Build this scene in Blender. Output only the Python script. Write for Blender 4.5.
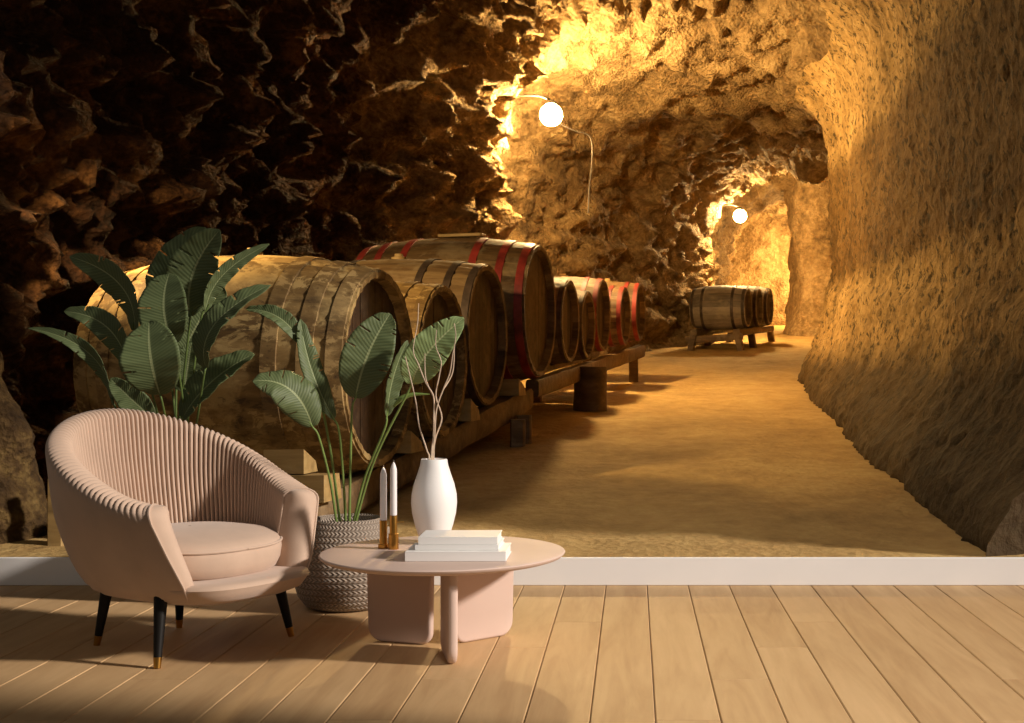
import bpy, math, random
import numpy as np
from mathutils import Vector, Matrix, noise

random.seed(7)
R_ = math.radians
for o in list(bpy.data.objects):
    bpy.data.objects.remove(o)
COL = bpy.context.scene.collection
SC = bpy.context.scene

# ------------------------------------------------------------------ camera
FPX, CX, CY, CAMY, CAMZ = 1300.0, 633.0, 360.0, -5.49, 0.95
cam_d = bpy.data.cameras.new('camera')
cam = bpy.data.objects.new('camera', cam_d)
COL.objects.link(cam)
cam.location = (0, CAMY, CAMZ)
cam.rotation_euler = (R_(90), 0, 0)
cam_d.sensor_width = 36
cam_d.lens = FPX * 36 / 1024
cam_d.shift_x = -(CX - 512) / 1024
cam_d.shift_y = -(361.5 - CY) / 1024
cam_d.clip_end = 100
SC.camera = cam

# ------------------------------------------------------------------ colour management, world, room light
SC.view_settings.view_transform = 'Standard'
SC.view_settings.look = 'None'
SC.view_settings.gamma = 1
SC.view_settings.use_curve_mapping = False
SC.view_settings.exposure = 0.0

w = bpy.data.worlds.new('world')
SC.world = w
w.use_nodes = True
bgn = w.node_tree.nodes['Background']
bgn.inputs[0].default_value = (1.0, 0.93, 0.84, 1)
bgn.inputs[1].default_value = 0.115


def light(name, kind, loc, energy, color, aim=None, **kw):
    d = bpy.data.lights.new(name, kind)
    d.energy = energy
    d.color = color
    for k, v in kw.items():
        setattr(d, k, v)
    o = bpy.data.objects.new(name, d)
    o.location = loc
    if aim is not None:
        o.rotation_euler = (Vector(aim) - Vector(loc)).to_track_quat('-Z', 'Y').to_euler()
    COL.objects.link(o)
    return o


# low afternoon sun from the right of the room
SUN_DIR = Vector((-0.90, 0.21, -0.43))
light('sun', 'SUN', (3, -2, 3), 4.35, (1.0, 0.89, 0.79), aim=Vector((3, -2, 3)) + SUN_DIR, angle=R_(4.5))
# soft fill spot added behind the viewer to brighten the baseboard
light('room_fill', 'SPOT', (.8, -4.6, 2.4), 270, (1.0, .95, .9), aim=(.65, -.75, 0),
      spot_size=R_(46), spot_blend=.7, shadow_soft_size=.35)
# warm spotlight of the cellar above the front casks, out of the frame
light('cellar_spot', 'SPOT', (-2.95, .45, 2.4), 480, (1.0, .68, .30), aim=(-1.75, 2.3, .9),
      spot_size=R_(84), spot_blend=.6, shadow_soft_size=.08)


# ------------------------------------------------------------------ helpers
def P(px, py, d):
    """point of the place that stands at distance d in front of the camera"""
    return Vector(((px - CX) * d / FPX, d + CAMY, CAMZ - (py - CY) * d / FPX))


def tag(o, label=None, cat=None, group=None, kind=None):
    if label: o['label'] = label
    if cat: o['category'] = cat
    if group: o['group'] = group
    if kind: o['kind'] = kind
    return o


def empty(name, loc, rz=0.0, label=None, cat=None, group=None):
    o = bpy.data.objects.new(name, None)
    o.empty_display_size = 0.1
    o.location = loc
    o.rotation_euler = (0, 0, rz)
    COL.objects.link(o)
    return tag(o, label, cat, group)


class MB:
    def __init__(s):
        s.v, s.f, s.uv, s.c = [], [], None, None

    def add(s, verts, faces):
        n = len(s.v)
        s.v += [tuple(p) for p in verts]
        s.f += [tuple(i + n for i in f) for f in faces]

    def grid(s, pts, closed_u=False, closed_v=False):
        """pts[i][j]"""
        nu, nv = len(pts), len(pts[0])
        vs = [p for row in pts for p in row]
        fs = []
        for i in range(nu if closed_u else nu - 1):
            for j in range(nv if closed_v else nv - 1):
                a = i * nv + j
                b = i * nv + (j + 1) % nv
                c = ((i + 1) % nu) * nv + (j + 1) % nv
                d = ((i + 1) % nu) * nv + j
                fs.append((a, b, c, d))
        s.add(vs, fs)

    def box(s, c, size, bev=0.0, M=None):
        hx, hy, hz = size[0] / 2, size[1] / 2, size[2] / 2
        b = min(bev, hx * .9, hy * .9, hz * .9)
        M = M or Matrix()
        c = Vector(c)
        if b <= 0:
            vs = [Vector((x, y, z)) for x in (-hx, hx) for y in (-hy, hy) for z in (-hz, hz)]
            fs = [(0, 1, 3, 2), (4, 6, 7, 5), (0, 4, 5, 1), (2, 3, 7, 6), (0, 2, 6, 4), (1, 5, 7, 3)]
            s.add([c + M.to_3x3() @ p for p in vs], fs)
            return
        vs, idx = [], {}
        for sx in (-1, 1):
            for sy in (-1, 1):
                for sz in (-1, 1):
                    for ax in range(3):
                        p = [sx * (hx - b), sy * (hy - b), sz * (hz - b)]
                        p[ax] += (sx, sy, sz)[ax] * b
                        idx[(sx, sy, sz, ax)] = len(vs)
                        vs.append(Vector(p))
        fs = []
        for ax in range(3):
            o1, o2 = [a for a in range(3) if a != ax]
            for sg in (-1, 1):
                q = []
                for a, bb in ((-1, -1), (1, -1), (1, 1), (-1, 1)):
                    k = [0, 0, 0]
                    k[ax], k[o1], k[o2] = sg, a, bb
                    q.append(idx[(*k, ax)])
                fs.append(tuple(q))
            for a in (-1, 1):
                for bb in (-1, 1):
                    q = []
                    for (sg, axx) in ((-1, o1), (-1, o2), (1, o2), (1, o1)):
                        k = [0, 0, 0]
                        k[ax], k[o1], k[o2] = sg, a, bb
                        q.append(idx[(*k, axx)])
                    fs.append(tuple(q))
        for sx in (-1, 1):
            for sy in (-1, 1):
                for sz in (-1, 1):
                    fs.append(tuple(idx[(sx, sy, sz, a)] for a in range(3)))
        s.add([c + M.to_3x3() @ p for p in vs], fs)

    def beam(s, p0, p1, wid, hei, bev=0.01, wob=0.0):
        p0, p1 = Vector(p0), Vector(p1)
        t = (p1 - p0)
        L = t.length
        t.normalize()
        up = Vector((0, 0, 1)) if abs(t.z) < .9 else Vector((0, 1, 0))
        sd = t.cross(up).normalized()
        up = sd.cross(t)
        n = max(2, int(L / .12)) if wob else 2
        rows = []
        sec = [(-1, -1 + .3), (-1, 1 - .3), (-.8, 1), (.8, 1), (1, .7), (1, -.7), (.8, -1), (-.8, -1)]
        for i in range(n + 1):
            c = p0 + t * (L * i / n)
            q = []
            for k, (a, b) in enumerate(sec):
                pt = c + sd * (a * wid / 2) + up * (b * hei / 2)
                if wob:
                    pt += Vector(noise.noise_vector(pt * 3.1)) * wob
                q.append(pt)
            rows.append(q)
        s.grid(rows, closed_v=True)
        base = len(s.v) - len(rows) * 8
        s.f.append(tuple(base + k for k in range(8)))
        s.f.append(tuple(base + n * 8 + k for k in reversed(range(8))))

    def lathe(s, prof, segs=48, c=(0, 0, 0), axis='z', caps=True, phase=0.0):
        c = Vector(c)
        rows = []
        for (r, h) in prof:
            row = []
            for k in range(segs):
                a = 2 * math.pi * k / segs + phase
                if axis == 'z':
                    p = Vector((r * math.cos(a), r * math.sin(a), h))
                else:
                    p = Vector((h, r * math.cos(a), r * math.sin(a)))
                row.append(c + p)
            rows.append(row)
        base = len(s.v)
        s.grid(rows, closed_v=True)
        if caps:
            s.f.append(tuple(base + k for k in range(segs)))
            e = base + (len(prof) - 1) * segs
            s.f.append(tuple(e + k for k in reversed(range(segs))))

    def tube(s, pts, rad, segs=8, caps=True, sub=1):
        pts = [Vector(p) for p in pts]
        if not hasattr(rad, '__len__'):
            rad = [rad] * len(pts)
        if sub > 1:
            q, rr = [], []
            n = len(pts)
            for i in range(n - 1):
                p0 = pts[max(i - 1, 0)]; p1 = pts[i]; p2 = pts[i + 1]; p3 = pts[min(i + 2, n - 1)]
                for k in range(sub):
                    t = k / sub
                    q.append(0.5 * ((2 * p1) + (p2 - p0) * t + (2 * p0 - 5 * p1 + 4 * p2 - p3) * t * t + (3 * p1 - p0 - 3 * p2 + p3) * t ** 3))
                    rr.append(rad[i] * (1 - t) + rad[i + 1] * t)
            q.append(pts[-1]); rr.append(rad[-1])
            pts, rad = q, rr
        n = len(pts)
        rows = []
        t0 = (pts[1] - pts[0]).normalized()
        ref = Vector((0, 0, 1)) if abs(t0.z) < .9 else Vector((1, 0, 0))
        nrm = t0.cross(ref).normalized()
        for i in range(n):
            t = (pts[min(i + 1, n - 1)] - pts[max(i - 1, 0)]).normalized()
            nrm = (nrm - t * nrm.dot(t)).normalized()
            b = t.cross(nrm)
            rows.append([pts[i] + (nrm * math.cos(2 * math.pi * k / segs) + b * math.sin(2 * math.pi * k / segs)) * rad[i] for k in range(segs)])
        base = len(s.v)
        s.grid(rows, closed_v=True)
        if caps:
            s.f.append(tuple(base + k for k in range(segs)))
            e = base + (n - 1) * segs
            s.f.append(tuple(e + k for k in reversed(range(segs))))

    def build(s, name, mat, parent=None, smooth=True, angle=40, label=None, solid=0.0):
        me = bpy.data.meshes.new(name)
        me.from_pydata(s.v, [], s.f)
        me.update()
        if s.uv is not None:
            l = me.uv_layers.new(name='UVMap')
            li = np.zeros(len(me.loops), dtype=np.int32)
            me.loops.foreach_get('vertex_index', li)
            l.data.foreach_set('uv', np.array(s.uv, dtype=np.float32)[li].ravel())
        if s.c is not None:
            a = me.attributes.new('tone', 'FLOAT', 'FACE')
            a.data.foreach_set('value', np.array(s.c, dtype=np.float32))
        import bmesh
        bm = bmesh.new()
        bm.from_mesh(me)
        bmesh.ops.recalc_face_normals(bm, faces=bm.faces)
        if smooth:
            for f in bm.faces: f.smooth = True
            ca = math.radians(angle)
            for e in bm.edges:
                if len(e.link_faces) == 2 and e.calc_face_angle(0) > ca:
                    e.smooth = False
        bm.to_mesh(me)
        bm.free()
        me.materials.append(mat)
        o = bpy.data.objects.new(name, me)
        COL.objects.link(o)
        if parent: o.parent = parent
        if label: o['label'] = label
        if solid:
            m = o.modifiers.new('solid', 'SOLIDIFY')
            m.thickness = solid
            m.offset = 0
        return o


# ------------------------------------------------------------------ materials
def newmat(name):
    m = bpy.data.materials.new(name)
    m.use_nodes = True
    nt = m.node_tree
    nt.nodes.clear()
    out = nt.nodes.new('ShaderNodeOutputMaterial')
    b = nt.nodes.new('ShaderNodeBsdfPrincipled')
    nt.links.new(b.outputs[0], out.inputs[0])
    return m, nt, b


def N(nt, kind, **kw):
    n = nt.nodes.new(kind)
    for k, v in kw.items():
        if k.startswith('i_'):
            key = k[2:]
            key = int(key) if key.isdigit() else key.replace('_', ' ')
            n.inputs[key].default_value = v
        else:
            setattr(n, k, v)
    return n


def ramp(nt, fac, stops):
    n = nt.nodes.new('ShaderNodeValToRGB')
    while len(n.color_ramp.elements) < len(stops):
        n.color_ramp.elements.new(0.5)
    for e, (p, c) in zip(n.color_ramp.elements, stops):
        e.position = p
        e.color = (*c, 1) if len(c) == 3 else c
    nt.links.new(fac, n.inputs[0])
    return n.outputs[0]


def mix(nt, fac, a, b, mode='MIX'):
    n = nt.nodes.new('ShaderNodeMix')
    n.data_type = 'RGBA'
    n.blend_type = mode
    for sck, v in ((0, fac), (6, a), (7, b)):
        if isinstance(v, (int, float)):
            n.inputs[sck].default_value = v
        elif isinstance(v, tuple):
            n.inputs[sck].default_value = (*v, 1)
        else:
            nt.links.new(v, n.inputs[sck])
    return n.outputs[2]


def math_n(nt, op, a, b=None, c=None):
    n = nt.nodes.new('ShaderNodeMath')
    n.operation = op
    for i, v in enumerate((a, b, c)):
        if v is None: continue
        if isinstance(v, (int, float)): n.inputs[i].default_value = v
        else: nt.links.new(v, n.inputs[i])
    return n.outputs[0]


def coords(nt, scale=(1, 1, 1), which='Object'):
    t = nt.nodes.new('ShaderNodeTexCoord')
    m = nt.nodes.new('ShaderNodeMapping')
    m.inputs['Scale'].default_value = scale
    nt.links.new(t.outputs[which], m.inputs[0])
    return m.outputs[0]


def tex_noise(nt, vec, scale, detail=4, rough=.55, dist=0.0):
    n = N(nt, 'ShaderNodeTexNoise', i_Scale=scale, i_Detail=detail, i_Roughness=rough, i_Distortion=dist)
    nt.links.new(vec, n.inputs['Vector'])
    return n.outputs['Fac']


def bump(nt, b, h, strength, dist=.01):
    n = N(nt, 'ShaderNodeBump', i_Strength=strength, i_Distance=dist)
    nt.links.new(h, n.inputs['Height'])
    nt.links.new(n.outputs[0], b.inputs['Normal'])


def plain(name, col, rough=.5, metal=0.0, nscale=0, namp=.15, bscale=0, bstr=.2, bdist=.003, spec=.5, coat=0):
    m, nt, b = newmat(name)
    b.inputs['Roughness'].default_value = rough
    b.inputs['Metallic'].default_value = metal
    b.inputs['Specular IOR Level'].default_value = spec
    b.inputs['Coat Weight'].default_value = coat
    v = coords(nt)
    if nscale:
        f = tex_noise(nt, v, nscale)
        c0 = tuple(x * (1 - namp) for x in col)
        c1 = tuple(min(1, x * (1 + namp)) for x in col)
        nt.links.new(ramp(nt, f, [(.3, c0), (.7, c1)]), b.inputs['Base Color'])
    else:
        b.inputs['Base Color'].default_value = (*col, 1)
    if bscale:
        bump(nt, b, tex_noise(nt, v, bscale), bstr, bdist)
    return m


def rock(name, dark, mid, light_, scale=1.0, bstr=.8, streak=False, band=False, blend=False):
    m, nt, b = newmat(name)
    b.inputs['Roughness'].default_value = .88
    b.inputs['Specular IOR Level'].default_value = .25
    v = coords(nt)
    n1 = tex_noise(nt, v, 1.3 * scale, 8, .62, .4)
    n2 = tex_noise(nt, v, 9 * scale, 8, .65)
    f = math_n(nt, 'ADD', math_n(nt, 'MULTIPLY', n1, .55), math_n(nt, 'MULTIPLY', n2, .45))
    c = ramp(nt, f, [(.36, dark), (.5, mid), (.64, light_)])
    if band:   # darkest at the foot, pale middle band, darker above, pale again at the top
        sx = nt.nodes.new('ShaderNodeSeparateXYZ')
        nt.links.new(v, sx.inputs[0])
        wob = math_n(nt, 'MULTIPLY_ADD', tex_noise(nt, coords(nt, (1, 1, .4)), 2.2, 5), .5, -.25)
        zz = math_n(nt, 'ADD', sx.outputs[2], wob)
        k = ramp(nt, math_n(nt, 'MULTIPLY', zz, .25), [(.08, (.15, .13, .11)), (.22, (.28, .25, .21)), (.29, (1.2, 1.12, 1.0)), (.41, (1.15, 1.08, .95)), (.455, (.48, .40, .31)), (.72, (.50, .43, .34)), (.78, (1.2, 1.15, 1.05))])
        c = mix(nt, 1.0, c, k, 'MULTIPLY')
    if streak:   # small dark pits in the cut stone
        pit = tex_noise(nt, coords(nt, (1, 1, .7)), 17, 5, .7)
        c = mix(nt, ramp(nt, pit, [(.40, (.9, .9, .9)), (.47, (0, 0, 0))]), c, tuple(x * .35 for x in dark))
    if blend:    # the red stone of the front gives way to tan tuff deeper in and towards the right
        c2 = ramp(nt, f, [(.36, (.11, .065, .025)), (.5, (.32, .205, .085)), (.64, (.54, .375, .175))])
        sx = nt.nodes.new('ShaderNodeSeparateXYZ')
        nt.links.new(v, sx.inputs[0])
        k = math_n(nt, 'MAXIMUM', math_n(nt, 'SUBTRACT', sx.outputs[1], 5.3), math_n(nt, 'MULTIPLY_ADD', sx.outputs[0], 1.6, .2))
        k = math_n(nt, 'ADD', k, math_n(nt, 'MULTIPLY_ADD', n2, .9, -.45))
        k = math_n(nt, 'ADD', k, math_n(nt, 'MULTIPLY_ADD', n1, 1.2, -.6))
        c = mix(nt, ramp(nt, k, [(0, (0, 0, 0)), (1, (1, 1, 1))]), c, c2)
    nt.links.new(c, b.inputs['Base Color'])
    vs = coords(nt, (1, 1, .9) if streak else (1, 1, 1))
    h1 = tex_noise(nt, vs, (9 if streak else 14) * scale, 6, .7)
    vor = N(nt, 'ShaderNodeTexVoronoi', i_Scale=(13 if streak else 22) * scale)
    nt.links.new(vs, vor.inputs['Vector'])
    h = math_n(nt, 'ADD', h1, math_n(nt, 'MULTIPLY', vor.outputs['Distance'], .5))
    bump(nt, b, h, bstr, .06)
    return m


def barrel_wood(name, c0, c1, c2, stain=(.02, .012, .006), pale=(.42, .33, .2), palef=.35, old=False):
    m, nt, b = newmat(name)
    b.inputs['Roughness'].default_value = .62
    b.inputs['Specular IOR Level'].default_value = .35
    v = coords(nt, (1, 6, 6))
    g = tex_noise(nt, v, 3.0, 8, .65, .6)
    at = N(nt, 'ShaderNodeAttribute', attribute_name='tone')
    f = math_n(nt, 'ADD', math_n(nt, 'MULTIPLY', g, .7), math_n(nt, 'MULTIPLY', at.outputs['Fac'], .3))
    c = ramp(nt, f, [(.3, c0), (.5, c1), (.68, c2)])
    v2 = coords(nt, (1.3, 1.3, 1.3))
    s1 = tex_noise(nt, v2, 2.6, 7, .62, .3)
    c = mix(nt, ramp(nt, s1, [(.52, (0, 0, 0)), (.62, (1, 1, 1))]), c, mix(nt, palef, c, pale))
    if old:      # flaking, mottled surface
        s3 = tex_noise(nt, coords(nt, (1, 1.6, 1.6)), 6.5, 8, .72, .5)
        c = mix(nt, ramp(nt, s3, [(.52, (0, 0, 0)), (.57, (.8, .8, .8))]), c, pale)
        c = mix(nt, ramp(nt, s3, [(.36, (.8, .8, .8)), (.43, (0, 0, 0))]), c, (.045, .024, .009))
    s2 = tex_noise(nt, coords(nt, (.8, 2, 2)), 2.1, 6, .6)
    c = mix(nt, ramp(nt, s2, [(.3, (.7, .7, .7)), (.44, (0, 0, 0))]), c, stain)
    nt.links.new(c, b.inputs['Base Color'])
    bump(nt, b, g, .35, .008)
    return m


M = {}
# plank floor
m, nt, b = newmat('oak_planks')
v = coords(nt, (9, .9, 9))
at = N(nt, 'ShaderNodeAttribute', attribute_name='tone')
off = N(nt, 'ShaderNodeCombineXYZ')
nt.links.new(math_n(nt, 'MULTIPLY', at.outputs['Fac'], 40), off.inputs[1])
va = N(nt, 'ShaderNodeVectorMath', operation='ADD')
nt.links.new(v, va.inputs[0]); nt.links.new(off.outputs[0], va.inputs[1])
g = tex_noise(nt, va.outputs[0], 1.1, 6, .55, 1.2)
g2 = tex_noise(nt, va.outputs[0], 5, 4, .6, .4)
f = math_n(nt, 'ADD', math_n(nt, 'MULTIPLY', g, .65), math_n(nt, 'MULTIPLY', g2, .2))
f = math_n(nt, 'ADD', f, math_n(nt, 'MULTIPLY', at.outputs['Fac'], .16))
c = ramp(nt, f, [(.30, (.42, .255, .12)), (.5, (.52, .335, .165)), (.7, (.60, .40, .205))])
nt.links.new(c, b.inputs['Base Color'])
b.inputs['Roughness'].default_value = .62
b.inputs['Specular IOR Level'].default_value = .22
bump(nt, b, g2, .08, .002)
M['floor'] = m
M['baseboard'] = plain('white_baseboard_paint', (.88, .87, .86), .45, nscale=4, namp=.02)
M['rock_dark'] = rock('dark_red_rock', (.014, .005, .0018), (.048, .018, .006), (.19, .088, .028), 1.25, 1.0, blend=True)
M['rock_ochre'] = rock('ochre_rock', (.02, .009, .003), (.10, .055, .017), (.30, .19, .06), 1.4, 1.0)
M['rock_tan'] = rock('tan_rock', (.11, .065, .025), (.30, .19, .08), (.52, .36, .17), 1.0, .9)
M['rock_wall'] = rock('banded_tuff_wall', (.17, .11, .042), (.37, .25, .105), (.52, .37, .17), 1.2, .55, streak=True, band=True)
M['earth'] = rock('packed_earth', (.33, .20, .07), (.45, .29, .105), (.55, .38, .15), 1.0, .35)

M['cask_old'] = barrel_wood('weathered_cask_wood', (.07, .038, .012), (.16, .092, .028), (.28, .175, .06), palef=.75, pale=(.44, .30, .115), old=True)
M['cask_brown'] = barrel_wood('brown_cask_wood', (.06, .032, .013), (.14, .082, .034), (.24, .155, .07), palef=.3)
M['cask_head'] = barrel_wood('cask_head_wood', (.028, .013, .005), (.062, .031, .012), (.105, .058, .024), palef=.1)
M['cask_grey'] = barrel_wood('grey_cask_wood', (.10, .075, .05), (.2, .155, .105), (.3, .24, .17), palef=.3)
M['beam'] = barrel_wood('old_beam_wood', (.07, .038, .015), (.15, .088, .036), (.25, .16, .07), palef=.2)
M['chock'] = barrel_wood('pale_chock_wood', (.20, .12, .04), (.34, .22, .08), (.46, .31, .12), palef=.2)
M['hoop_wood'] = barrel_wood('hoop_wood', (.07, .038, .012), (.15, .088, .028), (.26, .16, .056), palef=.6, pale=(.42, .28, .11), old=True)
M['hoop_red'] = plain('red_hoop_paint', (.23, .026, .02), .5, nscale=7, namp=.55)
M['hoop_iron'] = plain('rusty_hoop_iron', (.075, .05, .035), .55, metal=.4, nscale=14, namp=.5)
M['stump'] = barrel_wood('stump_wood', (.05, .027, .012), (.10, .06, .026), (.16, .1, .046), palef=.1)
M['velvet'] = plain('blush_velvet', (.53, .385, .29), .8, nscale=9, namp=.06, bscale=160, bstr=.12, bdist=.002, spec=.25)
M['velvet'].node_tree.nodes['Principled BSDF'].inputs['Sheen Weight'].default_value = .25
M['black_leg'] = plain('black_lacquer', (.008, .007, .006), .5, spec=.2)
M['brass'] = plain('brass', (.50, .27, .06), .30, metal=1.0, nscale=20, namp=.08)
M['table'] = plain('blush_lacquer', (.60, .455, .385), .6, nscale=5, namp=.03, spec=.22)
M['ceramic'] = plain('white_ceramic', (.80, .78, .755), .5, nscale=3, namp=.03, bscale=60, bstr=.08)
M['white_pot'] = plain('white_plaster_pot', (.72, .70, .66), .6, nscale=3, namp=.04)
M['paper'] = plain('book_pages', (.78, .75, .69), .8, nscale=40, namp=.05)
M['cover'] = plain('white_book_cloth', (.82, .80, .77), .55, nscale=6, namp=.02)
M['wax'] = plain('white_wax', (.82, .78, .76), .45, nscale=3, namp=.02)
M['wick'] = plain('wick_cotton', (.35, .3, .25), .9)
M['twig'] = plain('dried_twig_bark', (.62, .48, .35), .7, nscale=25, namp=.2)
M['soil'] = plain('potting_soil', (.10, .072, .05), .95, nscale=40, namp=.6, bscale=70, bstr=1, bdist=.02)
M['stem'] = plain('green_stem', (.16, .24, .06), .4, nscale=8, namp=.25)
M['stem_dark'] = plain('dark_green_stem', (.10, .15, .04), .4, nscale=8, namp=.25)
M['cable'] = plain('black_cable', (.03, .022, .015), .6)
M['lamp_iron'] = plain('dark_lamp_iron', (.05, .04, .03), .5, metal=.6)
for key, pw in (('globe', 700.0), ('globe_far', 560.0)):     # opal glass, watts of light
    m, nt, b = newmat('glowing_opal_glass')
    b.inputs['Base Color'].default_value = (1, .95, .85, 1)
    b.inputs['Emission Color'].default_value = (1.0, .66, .27, 1)
    b.inputs['Emission Strength'].default_value = pw / (math.pi * 4 * math.pi * .11 ** 2)
    M[key] = m

# woven basket
m, nt, b = newmat('woven_seagrass')
at = nt.nodes.new('ShaderNodeTexCoord')
sx = nt.nodes.new('ShaderNodeSeparateXYZ')
nt.links.new(at.outputs['UV'], sx.inputs[0])
fr = math_n(nt, 'FRACT', math_n(nt, 'MULTIPLY', sx.outputs[1], 24))
zig = math_n(nt, 'ABSOLUTE', math_n(nt, 'SUBTRACT', fr, .5))
st = math_n(nt, 'FRACT', math_n(nt, 'ADD', math_n(nt, 'MULTIPLY', sx.outputs[0], 64), math_n(nt, 'MULTIPLY', zig, 1.6)))
hh = math_n(nt, 'MULTIPLY', math_n(nt, 'ABSOLUTE', math_n(nt, 'SUBTRACT', st, .5)), 2)
hv = math_n(nt, 'MINIMUM', math_n(nt, 'MULTIPLY', math_n(nt, 'SUBTRACT', .5, zig), 5), 1)
h = math_n(nt, 'MULTIPLY', hh, hv)
c = ramp(nt, h, [(.0, (.22, .175, .135)), (.45, (.34, .275, .215)), (1, (.42, .35, .285))])
nt.links.new(c, b.inputs['Base Color'])
b.inputs['Roughness'].default_value = .8
bump(nt, b, h, .7, .008)
M['basket'] = m


def leafmat(name, c0, c1, vein):
    m, nt, b = newmat(name)
    t = nt.nodes.new('ShaderNodeTexCoord')
    sx = nt.nodes.new('ShaderNodeSeparateXYZ')
    nt.links.new(t.outputs['UV'], sx.inputs[0])
    au = math_n(nt, 'ABSOLUTE', math_n(nt, 'SUBTRACT', sx.outputs[0], .5))
    ph = math_n(nt, 'SUBTRACT', sx.outputs[1], math_n(nt, 'MULTIPLY', au, .22))
    fr = math_n(nt, 'FRACT', math_n(nt, 'MULTIPLY', ph, 26))
    tri = math_n(nt, 'MULTIPLY', math_n(nt, 'ABSOLUTE', math_n(nt, 'SUBTRACT', fr, .5)), 2)
    c = ramp(nt, tri, [(.0, tuple(x * .6 + y * .4 for x, y in zip(c0, c1))), (.6, c1), (1.0, tuple(x * 1.12 for x in c1))])
    nz = tex_noise(nt, coords(nt), 7, 3)
    c = mix(nt, math_n(nt, 'MULTIPLY', nz, .5), c, c0)
    mid = math_n(nt, 'LESS_THAN', au, .022)
    c = mix(nt, mid, c, vein)
    nt.links.new(c, b.inputs['Base Color'])
    b.inputs['Roughness'].default_value = .55
    b.inputs['Specular IOR Level'].default_value = .3
    bump(nt, b, tri, .2, .004)
    return m


M['leaf'] = leafmat('banana_leaf', (.062, .090, .034), (.125, .158, .066), (.27, .31, .15))
M['leaf_light'] = leafmat('banana_leaf_pale', (.17, .24, .09), (.23, .31, .125), (.40, .46, .22))  # paler copy of the leaf greens, for one right-hand leaf

# ------------------------------------------------------------------ room floor: bevelled oak planks, one mesh
mb = MB(); tones = []
PW, X0 = .173, -.46
JY = {0: -1.19, 1: -.776, 2: -2.49, 3: -2.06, 4: -1.62}
for i in range(-22, 18):
    xa, xb = X0 + i * PW, X0 + (i + 1) * PW
    if xa > 2.5 or xb < -4.2: continue
    j = JY[i % 5]
    cuts = sorted([0.0, -6.6] + [y for y in (j - 5.2, j - 2.6, j, j + 2.6) if -6.5 < y < -.1])
    for ya, yb in zip(cuts[:-1], cuts[1:]):
        n0 = len(mb.f)
        gx, gy, bv = .0008, .0006, .0032
        x1, x2, y1, y2 = xa + gx, xb - gx, ya + gy, yb - gy
        v_ = [(x1, y1, -bv), (x2, y1, -bv), (x2, y2, -bv), (x1, y2, -bv),
              (x1 + bv, y1 + bv * .5, 0), (x2 - bv, y1 + bv * .5, 0), (x2 - bv, y2 - bv * .5, 0), (x1 + bv, y2 - bv * .5, 0),
              (x1, y1, -.02), (x2, y1, -.02), (x2, y2, -.02), (x1, y2, -.02)]
        mb.add(v_, [(4, 5, 6, 7), (0, 1, 5, 4), (1, 2, 6, 5), (2, 3, 7, 6), (3, 0, 4, 7), (8, 9, 1, 0), (9, 10, 2, 1), (10, 11, 3, 2), (11, 8, 0, 3), (8, 11, 10, 9)])
        t = random.random()
        tones += [t] * (len(mb.f) - n0)
mb.c = tones
tag(mb.build('floor', M['floor'], smooth=False), 'light oak plank floor of the room', 'floor', kind='structure')

mb = MB()
mb.box((-.9, -.0075, .059), (6.9, .015, .118), .003)
tag(mb.build('baseboard_back', M['baseboard'], smooth=False), 'white painted baseboard along the cellar opening', 'baseboard', kind='structure')

mb = MB()
mb.box((2.72, -5.2, 1.75), (.2, 4.7, 3.5), .01)
mb.box((2.72, -3.69, 4.2), (.2, 7.3, 1.4), .01)  # unseen upper part, added to keep the sun off the left rock wall
tag(mb.build('wall_side', M['baseboard'], smooth=False), 'plain white side wall of the room, outside the picture', 'wall', kind='structure')

# ------------------------------------------------------------------ cellar shell
def zf(d):
    return .116 + .069 * (d - 5.49)


def interp(tbl, d):
    xs = [a for a, _ in tbl]; ys = [b for _, b in tbl]
    return float(np.interp(d, xs, ys))


XL = [(5.3, -3.75), (6.2, -3.2), (7.3, -2.95), (8.8, -2.75), (10.4, -2.45), (11.3, -1.95), (12.0, -1.35), (12.4, -1.12), (12.6, -1.08), (12.8, -1.16), (13.1, -1.5), (13.8, -1.5), (15, -1.15), (16.5, -.7), (18.2, -.15), (20, .6), (21.2, 1.15), (21.7, 1.36), (21.95, 1.38), (22.2, 1.25), (24, 1.6), (26.5, 2.0), (30, 2.2)]
XR = [(5.3, 1.98), (6.5, 1.98), (9, 2.0), (11, 2.04), (13, 2.1), (14.2, 2.12), (14.8, 2.35), (15.6, 3.3), (17, 4.0), (24, 4.6), (30, 4.8)]
ZR = [(5.3, 4.4), (8, 4.1), (10, 4.2), (11.5, 4.3), (12.5, 4.28), (14, 4.05), (15.5, 3.9), (17, 3.95), (18, 4.0), (20.5, 3.85), (21.7, 3.95), (22.5, 4.35), (24, 4.3), (26, 4.0), (30, 4.0)]
LP1 = P(551, 115, 12.75)
LP2 = P(740, 216, 22.1)

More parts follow.
